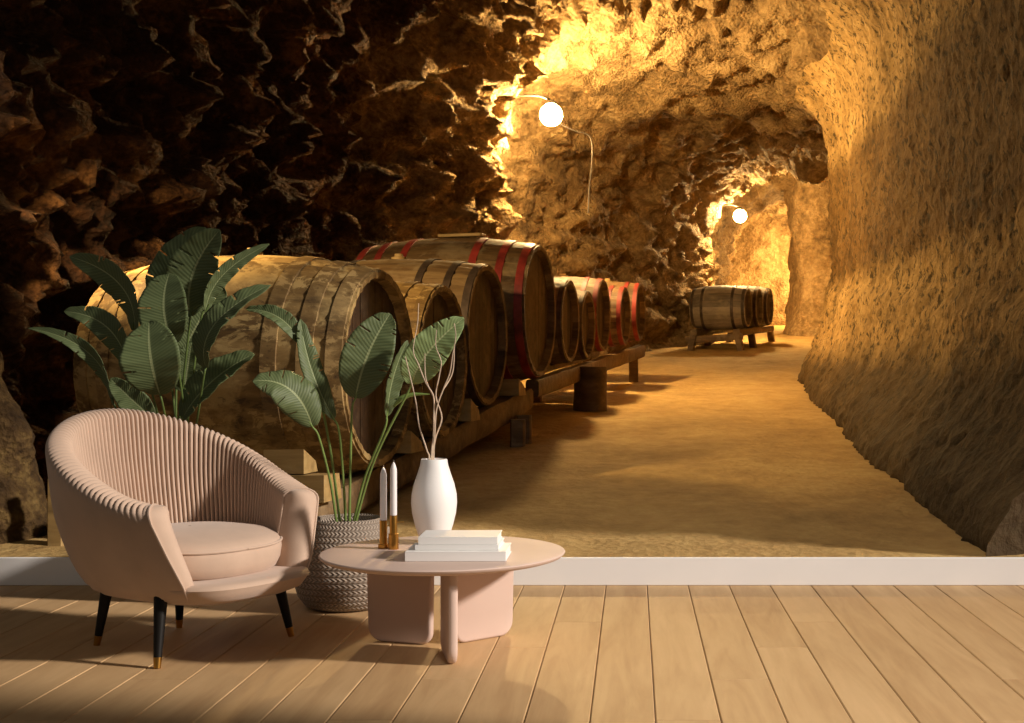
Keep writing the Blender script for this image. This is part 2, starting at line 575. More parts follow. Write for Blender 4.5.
stations = list(np.arange(5.49, 14.5, .05)) + list(np.arange(14.5, 29.2, .1))
NT = 270
rings = []
for d in stations:
    xl, xr, z0, z1 = interp(XL, d), interp(XR, d), zf(d) - .25, interp(ZR, d)
    xm, a = (xl + xr) / 2, (xr - xl) / 2
    zs = z0 + .25 + .45 * (z1 - z0 - .25)
    zs = max(zs, 2.1)
    poly = [(xl, z0), (xl, (z0 + zs) / 2)]
    zr_ = max(zs, min(z1 - .75, 3.1)) if d < 15 else zs
    for k in range(61):
        t = math.pi * (1 - k / 60)
        cx, sn = math.cos(t), math.sin(t)
        zq = zs if cx < 0 else zr_
        poly.append((xm + a * math.copysign(abs(cx) ** (2 / 3.0), cx), zq + (z1 - zq) * abs(sn) ** (2 / 3.0)))
    poly += [(xr, (z0 + zs) / 2), (xr, z0)]
    poly = np.array(poly)
    seg = np.hypot(*(poly[1:] - poly[:-1]).T)
    s_ = np.concatenate([[0], np.cumsum(seg)])
    q = np.linspace(0, s_[-1], NT)
    rings.append(np.stack([np.interp(q, s_, poly[:, 0]), np.full(NT, d + CAMY), np.interp(q, s_, poly[:, 1])], 1))
rings = np.array(rings)
du = np.gradient(rings, axis=0); dv = np.gradient(rings, axis=1)
nr = np.cross(du, dv); nr /= np.linalg.norm(nr, axis=2, keepdims=True) + 1e-9
ctr = rings.mean(axis=1, keepdims=True)
sg = np.sign((nr * (ctr - rings)).sum(2, keepdims=True)); nr *= sg      # towards the inside
disp = np.zeros(rings.shape[:2])
HF = noise.fractal
for i in range(rings.shape[0]):
    d = stations[i]
    for j in range(NT):
        p = Vector(rings[i, j])
        t = j / NT
        big = noise.noise(p * .8) * .16
        if t < .5 and d < 12.6:        # crumbling dark wall: ledges and nodules
            q = Vector((p.x, p.y * 1.0, p.z * 1.5))
            r = noise.turbulence(q * 2.3, 6, False, amplitude_scale=.6)
            e = big + (r - .6) * .30 + HF(p * 9, .9, 2.1, 3) * .05
            cell = noise.voronoi(p * 5.0)[0][0]
            e += max(0, .28 - cell) * .22
        elif t > .62 and d < 15:       # hand-cut wall with vertical tool marks
            q = Vector((p.x * 5, p.y * 5, p.z * 3))
            e = big * .5 + HF(q, .8, 2.1, 3) * .018 + HF(p * 11, .7, 2.1, 3) * .03
            e += .05 * (1 - min(1, abs((p.z - zf(d)) / .9)))
            e += (.40 - .02 * (d - 5.5)) * math.exp(-((p.z - zf(d)) / .42) ** 2) + .07 / (1 + math.exp((p.z - zf(d) - 1.05 - noise.noise(p * 1.5) * .12) / .03))
        else:
            r = noise.turbulence(Vector((p.x * 1.4, p.y * .9, p.z * 2.2)) * 1.6, 5, False, amplitude_scale=.6)
            e = big * .7 + (r - .55) * .17 + HF(p * 6, .8, 2.1, 3) * .05
        disp[i, j] = e
rings = rings + nr * disp[..., None]
for lp, cr in ((LP1, .42), (LP2, .40)):          # hollows in which the lamps hang
    q = np.array(lp)
    v_ = rings - q
    L_ = np.linalg.norm(v_, axis=2, keepdims=True)
    rings = np.where(L_ < cr, q + v_ / (L_ + 1e-6) * (cr * .75 + L_ * .25), rings)


rings[..., 1] = np.maximum(rings[..., 1], .015)


def shell(name, j0, j1, i0, i1, mat, label, cat, ext=False):
    mb = MB()
    if ext:      # broken front face of the wall beside the opening
        rws = []
        for j in range(j0, j1 + 1):
            p0 = Vector(rings[0, j])
            row = [p0]
            for k in range(1, 24):
                q = p0 + Vector((k * .05, .0, 0))
                q.y += (HF(q * 5, .8, 2.1, 3) * .04 + .075) * min(1, k / 3)
                row.append(q)
            rws.append(row)
        mb.grid(rws)
    mb.grid([[tuple(p) for p in rings[i, j0:j1 + 1]] for i in range(i0, i1 + 1)])
    o = mb.build(name, mat, angle=180)
    return tag(o, label, cat, kind='structure')


iN = min(range(len(stations)), key=lambda k: abs(stations[k] - 12.5))
iL = len(stations) - 1
JA, JB = int(NT * .40), int(NT * .64)
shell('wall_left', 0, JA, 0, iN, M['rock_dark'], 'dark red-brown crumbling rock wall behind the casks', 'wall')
shell('wall_back', 0, JA, iN, iL, M['rock_tan'], 'tan rock wall of the cellar beyond the first lamp', 'wall')
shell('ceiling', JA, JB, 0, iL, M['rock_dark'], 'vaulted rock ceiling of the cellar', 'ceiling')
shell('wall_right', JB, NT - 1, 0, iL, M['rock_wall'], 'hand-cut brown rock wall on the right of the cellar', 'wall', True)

# cellar ground
ys = list(np.arange(0, 9, .05)) + list(np.arange(9, 24.2, .12))
rows = []
for y in ys:
    row = []
    for x in np.concatenate([np.arange(-3.9, 2.6, .05), np.arange(2.6, 5.3, .15)]):
        p = Vector((x, y, 0))
        e = min(1, y / .25)
        z = zf(y - CAMY) + e * (HF(p * 1.1, .9, 2.1, 4) * .025 + HF(p * 6, .9, 2.1, 3) * .006)
        row.append((x, y, z))
    rows.append(row)
mb = MB(); mb.grid(rows)
tag(mb.build('ground', M['earth'], angle=180), 'packed earth floor of the cellar', 'ground', kind='structure')


# far rock masses: end wall with a lit opening beside a pillar
def rockmass(name, x0, x1, y0, y1, z0, z1, mat, label, amp=.12, n=3.2, dome=False):
    mb = MB()
    cx, cy = (x0 + x1) / 2, (y0 + y1) / 2
    rows = []
    for k in range(41):
        z = z0 + (z1 - z0) * k / 40
        row = []
        for a in range(72):
            t = 2 * math.pi * a / 72
            c_, s_ = math.cos(t), math.sin(t)
            x = cx + (x1 - x0) / 2 * math.copysign(abs(c_) ** (2 / n), c_)
            y = cy + (y1 - y0) / 2 * math.copysign(abs(s_) ** (2 / n), s_)
            p = Vector((x, y, z))
            nn = Vector((c_, s_, 0))
            e = noise.noise(p * 1.1) * amp * 1.6 + HF(p * 3.5, .8, 2.1, 4) * amp * .5
            h = (z - z0)
            e += .22 * math.exp(-(h / .4) ** 2)
            sh = 1 - .55 * (k / 40) ** 5 if dome else 1
            row.append(Vector((cx + (x - cx) * sh, cy + (y - cy) * sh, z)) + nn * e)
        rows.append(row)
    mb.grid(rows, closed_v=True)
    mb.f.append(tuple(range(72)))
    mb.f.append(tuple(40 * 72 + a for a in range(72)))
    return tag(mb.build(name, mat, angle=180), label, 'rock', kind='structure')


rockmass('wall_pillar', 3.02, 5.0, 18.6, 20.6, 1.1, 4.6, M['rock_tan'], 'rock pillar right of the bright opening at the cellar end')
rockmass('wall_outcrop', -3.95, -2.93, .30, .56, .02, 1.38, M['rock_ochre'], 'rough ochre rock outcrop at the left end of the opening', .16, 2.4, True)
# closing back wall
rows = []
for k in range(60):
    z = .9 + 4.0 * k / 59
    rows.append([(x, 23.2 + noise.noise(Vector((x * 1.3, 0, z * 1.3))) * .3 + HF(Vector((x, 3, z)) * 3, .8, 2.1, 4) * .09, z) for x in np.linspace(1.0, 5.4, 70)])
mb = MB(); mb.grid(rows)
tag(mb.build('wall_end', M['rock_tan'], angle=180), 'brightly lit rock at the end of the passage', 'wall', kind='structure')


# ------------------------------------------------------------------ casks
def cask(center, L, r, Rb, rz, body, head, hoops, label, group=None, name='wine_barrel', staves=26, bung=True, seg=5):
    """axis along local x, right-hand head at +L/2; hoops = list of (fraction -1..1, width, material)"""
    base = Vector(center); base.z -= Rb
    t = empty(name, base, rz, label, 'barrel', group)
    prof = []

    def rad(x):
        u = 2 * x / L
        return Rb - (Rb - r) * abs(u) ** 2.1
    ch = .055
    n = 20
    xs = [-L / 2 + L * k / n for k in range(n + 1)]
    prof = [(r - .040, -L / 2 + ch), (r - .030, -L / 2 + .004)] + [(rad(x), x) for x in xs] + [(r - .030, L / 2 - .004), (r - .040, L / 2 - ch)]
    ns = staves * seg
    mb = MB(); rows = []
    rs = random.Random(sum(ord(q) * (k + 3) for k, q in enumerate(label)) % 9973)
    jit = [rs.uniform(-.003, .003) for _ in range(staves)]
    for (rr, x) in prof:
        row = []
        for k in range(ns):
            a = 2 * math.pi * k / ns
            sv, ph = divmod(k, seg)
            dr = -.006 if ph == 0 else jit[sv]
            row.append((x, (rr + dr) * math.cos(a), Rb + (rr + dr) * math.sin(a)))
        rows.append(row)
    mb.grid(rows, closed_v=True)
    tn = [rs.random() for _ in range(staves)]
    mb.c = [tn[(f % ns) // seg] for f in range(len(mb.f))]
    mb.build('staves', body, t, angle=50)
    for sgn in (1, -1):
        mb = MB(); nb = 9
        rh = r - .037
        for k in range(nb):
            y0, y1 = -rh + 2 * rh * k / nb, -rh + 2 * rh * (k + 1) / nb
            pts = []
            for (ya, s2) in ((y0, 1), (y1, 1)):
                pass
            yy = np.linspace(y0 + .0015, y1 - .0015, 7)
            up = [(y, math.sqrt(max(0, rh * rh - y * y))) for y in yy]
            xo = sgn * (L / 2 - ch + rs.uniform(-.002, .002))
            vs = [(xo, y, Rb + z) for y, z in up] + [(xo, y, Rb - z) for y, z in reversed(up)]
            vs2 = [(xo - sgn * .02, y, z) for _, y, z in vs]
            m_ = len(vs)
            mb.add(vs + vs2, [tuple(range(m_)), tuple(range(2 * m_ - 1, m_ - 1, -1))] + [(i, (i + 1) % m_, (i + 1) % m_ + m_, i + m_) for i in range(m_)])
        mb.c = [rs.random() for _ in mb.f]
        mb.build('barrel_head', head, t, smooth=False)
    for (u, wd, hm) in hoops:
        x = u * L / 2
        xa, xb = x - wd / 2, x + wd / 2
        th = .007
        mb = MB()
        mb.lathe([(rad(xa) - .004, xa), (rad(xa) + th, xa + .002), (rad(x) + th, x), (rad(xb) + th, xb - .002), (rad(xb) - .004, xb)], 72, (0, 0, Rb), 'x', caps=False)
        mb.c = [.5] * len(mb.f)
        mb.build('hoop', hm, t)
    if bung:
        mb = MB()
        mb.lathe([(.05, Rb * 2 - .01), (.05, Rb * 2 + .012), (.03, Rb * 2 + .016), (.028, Rb * 2 + .035), (0.001, Rb * 2 + .037)], 20)
        mb.c = [.4] * len(mb.f)
        mb.build('bung', M['chock'], t)
    return t


def hoopset(mat, w=.05, us=(.95, .72, .42)):
    return [(s * u, w, mat) for u in us for s in (1, -1)]


RZ = R_(-10)
AX = Vector((math.cos(RZ), math.sin(RZ), 0))
GRP = 'casks lying in a row on the cellar rack'
specs = [
    # head px,py,d, r, Rb, L, body, hoops, label
    (382, 368, 6.40, .475, .565, 1.36, 'cask_old', [(s * u, .075, M['hoop_wood']) for u in (.93, .74, .50) for s in (1, -1)], 'huge weathered wooden cask at the front of the row, behind the armchair'),
    (445, 361, 7.55, .435, .475, 1.15, 'cask_old', [(s * u, .06, M['hoop_wood']) for u in (.93, .7) for s in (1, -1)], 'low weathered cask tucked between the huge front cask and a taller brown one'),
    (489, 335, 8.60, .458, .51, 1.25, 'cask_brown', hoopset(M['hoop_iron'], .05), 'brown cask with dark hoops left of the big red-hooped cask'),
    (541, 311, 9.80, .49, .56, 1.36, 'cask_brown', hoopset(M['hoop_red'], .06, (.93, .70, .40)), 'tallest cask with bright red painted hoops and a flat top board'),
    (571, 321, 10.8, .335, .375, .80, 'cask_brown', hoopset(M['hoop_iron'], .04, (.93, .6)), 'small dark cask just right of the big red-hooped cask'),
    (589, 325, 11.6, .295, .33, .72, 'cask_brown', hoopset(M['hoop_iron'], .04, (.93, .6)), 'smallest dark cask above the round log support'),
    (604, 315, 12.4, .335, .37, .80, 'cask_brown', hoopset(M['hoop_red'], .045, (.93, .64)), 'red-hooped cask third from the far end of the rack'),
    (626, 316, 13.2, .285, .315, .74, 'cask_brown', hoopset(M['hoop_red'], .045, (.93, .64)), 'red-hooped cask second from the far end of the rack'),
    (641, 312, 14.0, .30, .33, .74, 'cask_brown', hoopset(M['hoop_red'], .045, (.93, .64)), 'red-hooped cask at the far end of the rack above the last post'),
]
bar = []
for (px, py, d, r, Rb, L, body, hp, lab) in specs:
    h = P(px, py, d)
    c = h - AX * (L / 2)
    bar.append((c, L, r, Rb))
    cask(c, L, r, Rb, RZ, M[body], M['cask_head'], hp, lab, GRP, bung='tallest red' not in lab and 'red painted' not in lab)

# flat board lying on the tallest cask
c, L, r, Rb = bar[3]
mb = MB()
mb.box((0, 0, .012), (.34, .15, .024), .004)
mb.c = [.6] * len(mb.f)
o = mb.build('board', M['chock'])
o.location = (c.x + .06 * AX.x, c.y, c.z + Rb + .006); o.rotation_euler = (0, R_(-1), RZ)
tag(o, 'flat pale board lying on top of the tallest red-hooped cask', 'board')


# racks: two long rails carried by posts
def railpt(d, z, off):
    """point on the rack, off metres left of the line of heads"""
    x = -1.235 + (d - 6.4) * .1725
    return Vector((x, d + CAMY, z)) - AX * off


def rack(name, d0, z0, d1, z1, offs, posts, label, wid=.13, hei=.16, wob=.012):
    t = empty(name, (railpt(d0, 0, 0).x, d0 + CAMY, zf(d0)), 0, label, 'rack')
    base = t.location
    for off in offs:
        mb = MB()
        mb.beam(railpt(d0, z0 - hei / 2, off) - base, railpt(d1, z1 - hei / 2, off) - base, wid, hei, wob=wob)
        mb.c = [.5] * len(mb.f)
        mb.build('rail', M['beam'], t)
    for (d, off, w_) in posts:
        zt = z0 + (z1 - z0) * (d - d0) / (d1 - d0) - hei * .8
        p = railpt(d, 0, off)
        mb = MB()
        mb.beam(Vector((p.x, p.y, zf(d) - .02)) - base, Vector((p.x, p.y, zt)) - base, w_, w_, wob=.006)
        mb.c = [.35] * len(mb.f)
        mb.build('post', M['beam'], t)
    return t


rack('barrel_rack', 5.62, .30, 9.62, .745, (.13, 1.06), [(5.75, .13, .12), (5.75, 1.06, .12), (8.95, .0, .10), (9.12, .0, .10), (9.4, 1.06, .14), (7.6, 1.06, .14)], 'heavy timber rack under the four front casks')
rack('barrel_rack', 9.7, .80, 14.6, 1.12, (.09, .62), [(11.9, .62, .1), (14.1, .09, .1), (14.2, .62, .1)], 'lighter timber rack under the five small casks at the far end', .10, .13, .006)


def chock(p, size, rz, label, flat=False):
    mb = MB()
    sx, sy, sz = size
    vs = [(-sx / 2, -sy / 2, 0), (sx / 2, -sy / 2, 0), (sx / 2, sy / 2, 0), (-sx / 2, sy / 2, 0),
          (-sx / 2, -sy / 2, sz * .95), (sx / 2, -sy / 2, sz), (sx / 2, sy / 2 * .7, sz * (.97 if flat else .45)), (-sx / 2, sy / 2 * .7, sz * (.93 if flat else .42))]
    mb.add(vs, [(0, 3, 2, 1), (0, 1, 5, 4), (1, 2, 6, 5), (2, 3, 7, 6), (3, 0, 4, 7), (4, 5, 6, 7)])
    mb.c = [.5] * len(mb.f)
    o = mb.build('wedge', M['chock'], smooth=False)
    o.location = p
    o.rotation_euler = (0, 0, rz)
    return tag(o, label, 'wedge', 'wooden wedges holding the casks on the rack')


def zrail(d):
    return .30 + (.745 - .30) * (d - 5.62) / 4.0


for (d, off, s, lab, flip) in [
    (5.80, .12, (.24, .2, .12), 'low wooden block on the rail right of the armchair, under a pale wedge', 1),
    (6.98, .10, (.15, .2, .12), 'wooden wedge on the rail between the front cask and the low cask', 0),
    (8.05, .10, (.15, .2, .14), 'upright wooden wedge on the rail below the brown cask', 0),
    (9.18, .10, (.15, .2, .12), 'wooden wedge on the rail beside the tallest red-hooped cask', 0)]:
    p = railpt(d, zrail(d) + .004, off)
    chock(p, s, RZ, lab, bool(flip))

chock(railpt(5.80, zrail(5.80) + .126, .20), (.19, .15, .11), RZ, 'pale wooden wedge against the huge front cask, just above the right arm of the armchair')

# pale upright post left of the armchair
mb = MB()
mb.beam((0, 0, -.02), (0, 0, .29), .07, .07, wob=.005)
mb.c = [.5] * len(mb.f)
o = mb.build('wooden_post', M['chock'])
o.location = P(58, 556, 5.75); o.location.z = zf(5.75)
tag(o, 'pale upright timber post left of the armchair, under the front cask', 'post')

# round log that props the far rail
mb = MB()
mb.lathe([(.150, 0), (.148, .05), (.143, .2), (.146, .375), (.14, .385)], 40)
mb.v = [tuple(Vector(v_) + Vector((v_[0], v_[1], 0)).normalized() * HF(Vector(v_) * 9, .8, 2.1, 3) * .006) for v_ in mb.v]
mb.c = [.5] * len(mb.f)
o = mb.build('log_stump', M['stump'])
ps = railpt(11.3, zf(11.3) - .01, -.02)
o.location = ps
tag(o, 'short round log standing on the ground under the far rail', 'log')

# far group of three casks on a cradle
FZ = R_(-17)
FA = Vector((math.cos(FZ), math.sin(FZ), 0))
FD = Vector((-math.sin(FZ), math.cos(FZ), 0))
A0 = P(721, 0, 20.0); A0.z = zf(20.0)
t = empty('barrel_cradle', A0, FZ, 'low timber cradle under the three far casks below the second lamp', 'cradle')
for yy in (-.33, .1):
    pass
for xx in (-.33, .33):
    mb = MB()
    mb.beam((xx, -.42, .27 - .03), (xx, 2.35, .27 + .10), .10, .10, wob=.005)
    mb.c = [.5] * len(mb.f)
    mb.build('rail', M['beam'], t)
    for yy in (-.36, .62, 2.2):
        mb = MB()
        mb.beam((xx + math.copysign(.06, xx), yy, -.03), (xx, yy, .24 + .048 * (yy + .4)), .10, .12)
        mb.c = [.4] * len(mb.f)
        mb.build('leg', M['beam'], t)
mb = MB(); mb.beam((-.46, -.36, .13), (.42, -.36, .19), .06, .1); mb.c = [.4] * len(mb.f)
mb.build('crossbar', M['beam'], t)
G2 = 'three casks on the far cradle'
for k, (yy, lab) in enumerate([(0, 'nearest of the three greyish casks on the low cradle under the second lamp'),
                               (.72, 'middle one of the three greyish casks on the low cradle'),
                               (1.44, 'rearmost of the three greyish casks on the low cradle')]):
    c = A0 + FD * yy + FA * (.03 * k)
    c.z = A0.z + .29 + .048 * yy + .345
    cask(c, .86, .29, .345, FZ, M['cask_grey'], M['cask_head'], hoopset(M['hoop_iron'], .045, (.92, .55)), lab, G2, staves=18, seg=4, bung=False)


# ------------------------------------------------------------------ cellar lamps
def lamp(pos, mount, glow, rg, label):
    t = empty('wall_lamp', pos, 0, label, 'lamp', 'round wall lamps along the left wall')
    mb = MB()
    n = 20
    mb.lathe([(max(.001, rg * math.sin(math.pi * k / n)), -rg * math.cos(math.pi * k / n)) for k in range(n + 1)], 32, caps=False)
    mb.build('lamp_globe', M[glow], t)
    mb = MB()
    mb.lathe([(rg * .45, rg * .9), (rg * .5, rg * .98), (rg * .42, rg * 1.25), (.02, rg * 1.35)], 24)
    mb.build('lamp_cap', M['lamp_iron'], t)
    mb = MB()
    mt = Vector(mount) - Vector(pos)
    mb.tube([(0, 0, rg * 1.3), (mt.x * .3, mt.y * .3, rg * 1.7), (mt.x * .75, mt.y * .75, rg * 1.7), mt], .014, 8, sub=6)
    mb.build('bracket', M['lamp_iron'], t)
    return t


lamp(LP1, LP1 + Vector((-.40, -.05, .2)), 'globe', .11, 'glowing round wall lamp above the casks, left and larger of the two')
lamp(LP2, LP2 + Vector((-.38, 0, .2)), 'globe_far', .11, 'glowing round wall lamp above the far cradle, right and smaller of the two')
# the lamp round the corner that lights the end of the passage
light('passage_lamp', 'POINT', (3.9, 22.0, 3.0), 500, (1.0, .66, .26), shadow_soft_size=.1)

# cable hanging down from the first lamp
mb = MB()
mb.tube([P(556, 122, 12.85), P(575, 131, 13.1), P(590, 137, 13.25), P(592, 160, 13.3), P(589, 190, 13.4), P(588, 213, 13.4)], .008, 6, sub=6)
tag(mb.build('cable', M['cable']), 'thin dark cable hanging on the rock right of the larger lamp', 'cable')

# ------------------------------------------------------------------ armchair
CH = Vector((-1.51, -1.135, 0))
CRZ = math.atan2(-.53, .85)
ch = empty('armchair', CH, CRZ, 'blush velvet tub armchair with pleated back and black tapered legs', 'armchair')
A_, B_ = .455, .435
ZB = .185


def lerp_t(z, xs, ys):
    return float(np.interp(z, xs, ys))


ZT = [.18, .197, .235, .28, .35, .45, .55, .66, .78]
AF = [.30, .345, .372, .385, .39, .40, .42, .44, .455]      # half depth, front
AB = [.235, .27, .30, .33, .365, .40, .425, .445, .455]     # half depth, back
BW = [.225, .265, .292, .318, .35, .39, .41, .425, .435]    # half width
NN = [3.4, 3.4, 3.3, 3.1, 2.8, 2.5, 2.3, 2.2, 2.2]


def phiend(z):
    return float(np.interp(z, [.19, .25, .32, .42, .50, .56], [2.30, 2.29, 2.25, 2.19, 2.14, 2.12]))


def rimz(u):
    return .505 + .27 * (0.5 + 0.5 * math.cos(math.pi * min(1, abs(u)))) ** .8


def plan(phi, z, k=1.0):
    """outline of the chair at height z"""
    n = lerp_t(z, ZT, NN)
    c_, s_ = math.cos(phi), math.sin(phi)
    e = 1 / (abs(c_) ** n + abs(s_) ** n) ** (1 / n)
    a = lerp_t(z, ZT, AB) if c_ > 0 else lerp_t(z, ZT, AF)
    return Vector((-a * k * c_ * e, lerp_t(z, ZT, BW) * k * s_ * e, 0))


NP = 92
NU = NP * 8
cols = []
for iu in range(NU + 1):
    u = -1 + 2 * iu / NU
    zr = rimz(u)
    th = .072 + .043 * abs(u) ** 2
    prof = []          # (offset inward in metres, z, g factor base, pleat mask, nx, nz)
    no, nri, ni = 14, 10, 16
    for k in range(no):
        z = ZB + (zr - .035 - ZB) * k / (no - 1)
        prof.append((0.0, z, (z, 1.0), 0.0, (1, 0)))
    gt = zr - .035
    for k in range(1, nri + 1):
        a = math.pi * k / nri
        prof.append((th / 2 * (1 - math.cos(a)), zr - .035 + .035 * math.sin(a), (gt, 1.0), min(1, k / 3.0), (math.cos(a), math.sin(a))))
    zi = .215
    for k in range(1, ni + 1):
        s = k / ni
        z = zr - .035 + (zi - zr + .035) * s
        gg = (max(.36, gt + (.40 - gt) * s), 1.0 - .10 * s)
        prof.append((th, z, gg, 1.0, (-1, 0)))
    fade = min(1, (1 - abs(u)) / .045)
    fade = fade * fade * (3 - 2 * fade)
    pl = abs(math.sin(math.pi * NP / 2 * (u + 1))) ** .75
    col = []
    for (ins, z, g_, mk, nn) in prof:
        phi = u * phiend(z)
        p = plan(phi, *g_)
        rad_ = p.length
        dirv = p.normalized()
        amp = .0125 * fade * mk
        off = -ins + (pl - .6) * amp * nn[0]
        q = p + dirv * off
        q.z = z + (pl - .6) * amp * nn[1]
        col.append(q)
    cols.append(col)
NPROF = len(cols[0])
mb = MB()
mb.grid(cols)
shell_o = mb.build('pleated_back', M['velvet'], ch, angle=60)
# smooth front panels of the arms, with piping
for e, sgn in ((0, -1), (NU, 1)):
    loop = cols[e]
    zs_ = [p.z for p in loop]
    # spine: pair outer and inner points by index
    half = NPROF // 2
    outer = loop[:half + 1]
    inner = list(reversed(loop[half:]))
    m_ = 26

    def res(line, k):
        d_ = [0]
        for a, b2 in zip(line[:-1], line[1:]): d_.append(d_[-1] + (b2 - a).length)
        x = d_[-1] * k
        for i in range(len(d_) - 1):
            if x <= d_[i + 1] + 1e-9:
                f_ = (x - d_[i]) / max(1e-9, d_[i + 1] - d_[i])
                return line[i].lerp(line[i + 1], f_)
        return line[-1]
    rows = []
    fw = Vector((.78, .34 * -sgn, .10))
    for k in range(m_ + 1):
        s = k / m_
        a, b2 = res(outer, s), res(inner, s)
        row = []
        for j in range(11):
            f_ = j / 10
            p = a.lerp(b2, f_)
            bul = (1 - (2 * f_ - 1) ** 2) * min(1, (1 - s) * 7) ** .5
            p = p + fw * (.05 * bul)
            row.append(p)
        rows.append(row)
    mb = MB(); mb.grid(rows)
    mb.build('arm_front', M['velvet'], ch, angle=60)
    mb = MB()
    mb.tube([p + Vector((.002, 0, 0)) for p in outer[1:]] + [p for p in reversed(inner[4:-1])], .0045, 6)
    mb.build('piping', M['velvet'], ch)
# seat base with front apron
rows = []
pr = [(.6, .19), (.97, .182), (.985, .2), (.985, .225), (.985, .238), (.97, .247), (.93, .253), (.8, .252), (.4, .25), (.02, .25)]
for (k, z) in pr:
    row = []
    for a in range(160):
        phi = 2 * math.pi * a / 160
        p = plan(phi, min(z, .24), k)
        front = max(0, -math.cos(phi)) ** .5
        p.x += .02 * front * min(1, k / .9)
        p.z = z
        row.append(p)
    rows.append(row)
mb = MB(); mb.grid(rows, closed_v=True)
mb.f.append(tuple(range(160)))
mb.build('seat_base', M['velvet'], ch, angle=60)
# cushion
rows = []
pr = [(.02, .248), (.70, .248), (.86, .256), (.94, .272), (.985, .302), (1.0, .335), (.99, .356), (.955, .368), (.85, .380), (.6, .390), (.3, .394), (.02, .395)]
for (k, z) in pr:
    row = []
    for a in range(96):
        t_ = 2 * math.pi * a / 96
        c_, s_ = math.cos(t_), math.sin(t_)
        n = 2.5
        x = -.002 + .28 * k * math.copysign(abs(c_) ** (2 / n), c_)
        y = .268 * k * math.copysign(abs(s_) ** (2 / n), s_) * (1 - .10 * max(0, -c_) + .04 * max(0, c_))
        row.append(Vector((x, y, z - .03 * max(0, (x - .1)) / .27 + .004 * math.sin(x * 9) * math.cos(y * 8))))
    rows.append(row)
mb = MB(); mb.grid(rows, closed_v=True)
cu = mb.build('seat_cushion', M['velvet'], ch, angle=70)
mb = MB()
mb.tube([p + (p - Vector((-.002, 0, p.z))).normalized() * .002 for p in rows[6]] + [rows[6][0]], .0045, 6, caps=False)
mb.build('piping', M['velvet'], cu)
for (x, y) in ((.224, .275), (.224, -.275), (-.222, .167), (-.222, -.167)):
    foot = Vector((x, y, 0)); top = Vector((x * .86, y * .86, .215))
    mb = MB()
    k = foot.lerp(top, .145)
    mb.tube([k, top], [.0125, .0215], 20)
    lg = mb.build('leg', M['black_leg'], ch)
    mb = MB()
    mb.tube([foot, foot.lerp(top, .15)], [.0105, .0132], 20)
    mb.build('foot_cap', M['brass'], lg, label='brass foot cap')

for o in ch.children:
    if o.name.split('.')[0] != 'leg':
        o.location = (.023, .014, 0)

# ------------------------------------------------------------------ coffee table
TC = Vector((-.63, -1.17, 0))
TT = .315
tb = empty('coffee_table', TC, 0, 'round blush coffee table on three rounded panel legs', 'table')
mb = MB()
mb.lathe([(.355, TT - .022), (.378, TT - .0205), (.394, TT - .0155), (.402, TT - .0085), (.404, TT - .004), (.4015, TT - .001), (.398, TT), (.30, TT), (.001, TT)], 128)
mb.build('tabletop', M['table'], tb, angle=50)
for deg in (-76, 42, 161):
    a = R_(deg)
    dx, dy = Vector((math.cos(a), math.sin(a), 0)), Vector((-math.sin(a), math.cos(a), 0))
    h = TT - .021
    r0, r1, rc = .04, (.305 if deg < 0 else .28), .05
    out = []
    for (cx_, cz_, a0) in ((r1 - rc, rc, -90), ):
        for k in range(9):
            q = R_(a0 + 90 * k / 8)
            out.append((cx_ + rc * math.cos(q), cz_ + rc * math.sin(q)))
    out += [(r1 + .004, h * .6), (r1 + .006, h), (r0 - .004, h), (r0 - .002, h * .5)]
    for k in range(9):
        q = R_(180 + 90 * k / 8)
        out.append((r0 + rc * .8 + rc * .8 * math.cos(q), rc * .8 + rc * .8 * math.sin(q)))
    cxm = (r0 + r1) / 2; czm = h / 2
    layers = []
    T = .0145
    for (inset, t_) in ((.011, -T), (.005, -T * .88), (.001, -T * .5), (0, 0), (.001, T * .5), (.005, T * .88), (.011, T)):
        row = []
        for (x, z) in out:
            vx, vz = x - cxm, z - czm
            L_ = math.hypot(vx, vz)
            x2, z2 = x - vx / L_ * inset, z - (vz / L_ * inset if z < h - .02 else 0)
            row.append(dx * x2 + dy * t_ + Vector((0, 0, z2)))
        layers.append(row)
    mb = MB(); mb.grid(layers, closed_v=True)
    n_ = len(out)
    mb.f.append(tuple(range(n_))); mb.f.append(tuple(6 * n_ + k for k in range(n_)))
    mb.build('leg', M['table'], tb, angle=50)

# books
def book(c, w, dp, h, rz, label):
    t = empty('book', c, rz, label, 'book', 'white books stacked on the coffee table')
    mb = MB()
    cv = .003
    mb.box((0, 0, cv / 2), (w, dp, cv), .0008)
    mb.box((0, 0, h - cv / 2), (w, dp, cv), .0008)
    mb.box((0, -dp / 2 + cv / 2, h / 2), (w, cv, h - cv * .5), .0008)
    mb.build('cover', M['cover'], t, smooth=False)
    mb = MB()
    mb.box((0, .001, h / 2), (w - .006, dp - .008, h - 2 * cv), 0)
    mb.build('pages', M['paper'], t, smooth=False)
    return t


b0 = Vector((-.56, -1.295, TT + .0005))
book(b0, .318, .205, .031, R_(.5), 'largest white book, bottom of the stack on the coffee table')
book(b0 + Vector((.002, .012, .0315)), .266, .175, .0165, R_(-.5), 'thin white book in the middle of the stack on the coffee table')
book(b0 + Vector((.003, .016, .0485)), .252, .17, .024, R_(.8), 'white book on top of the stack on the coffee table')

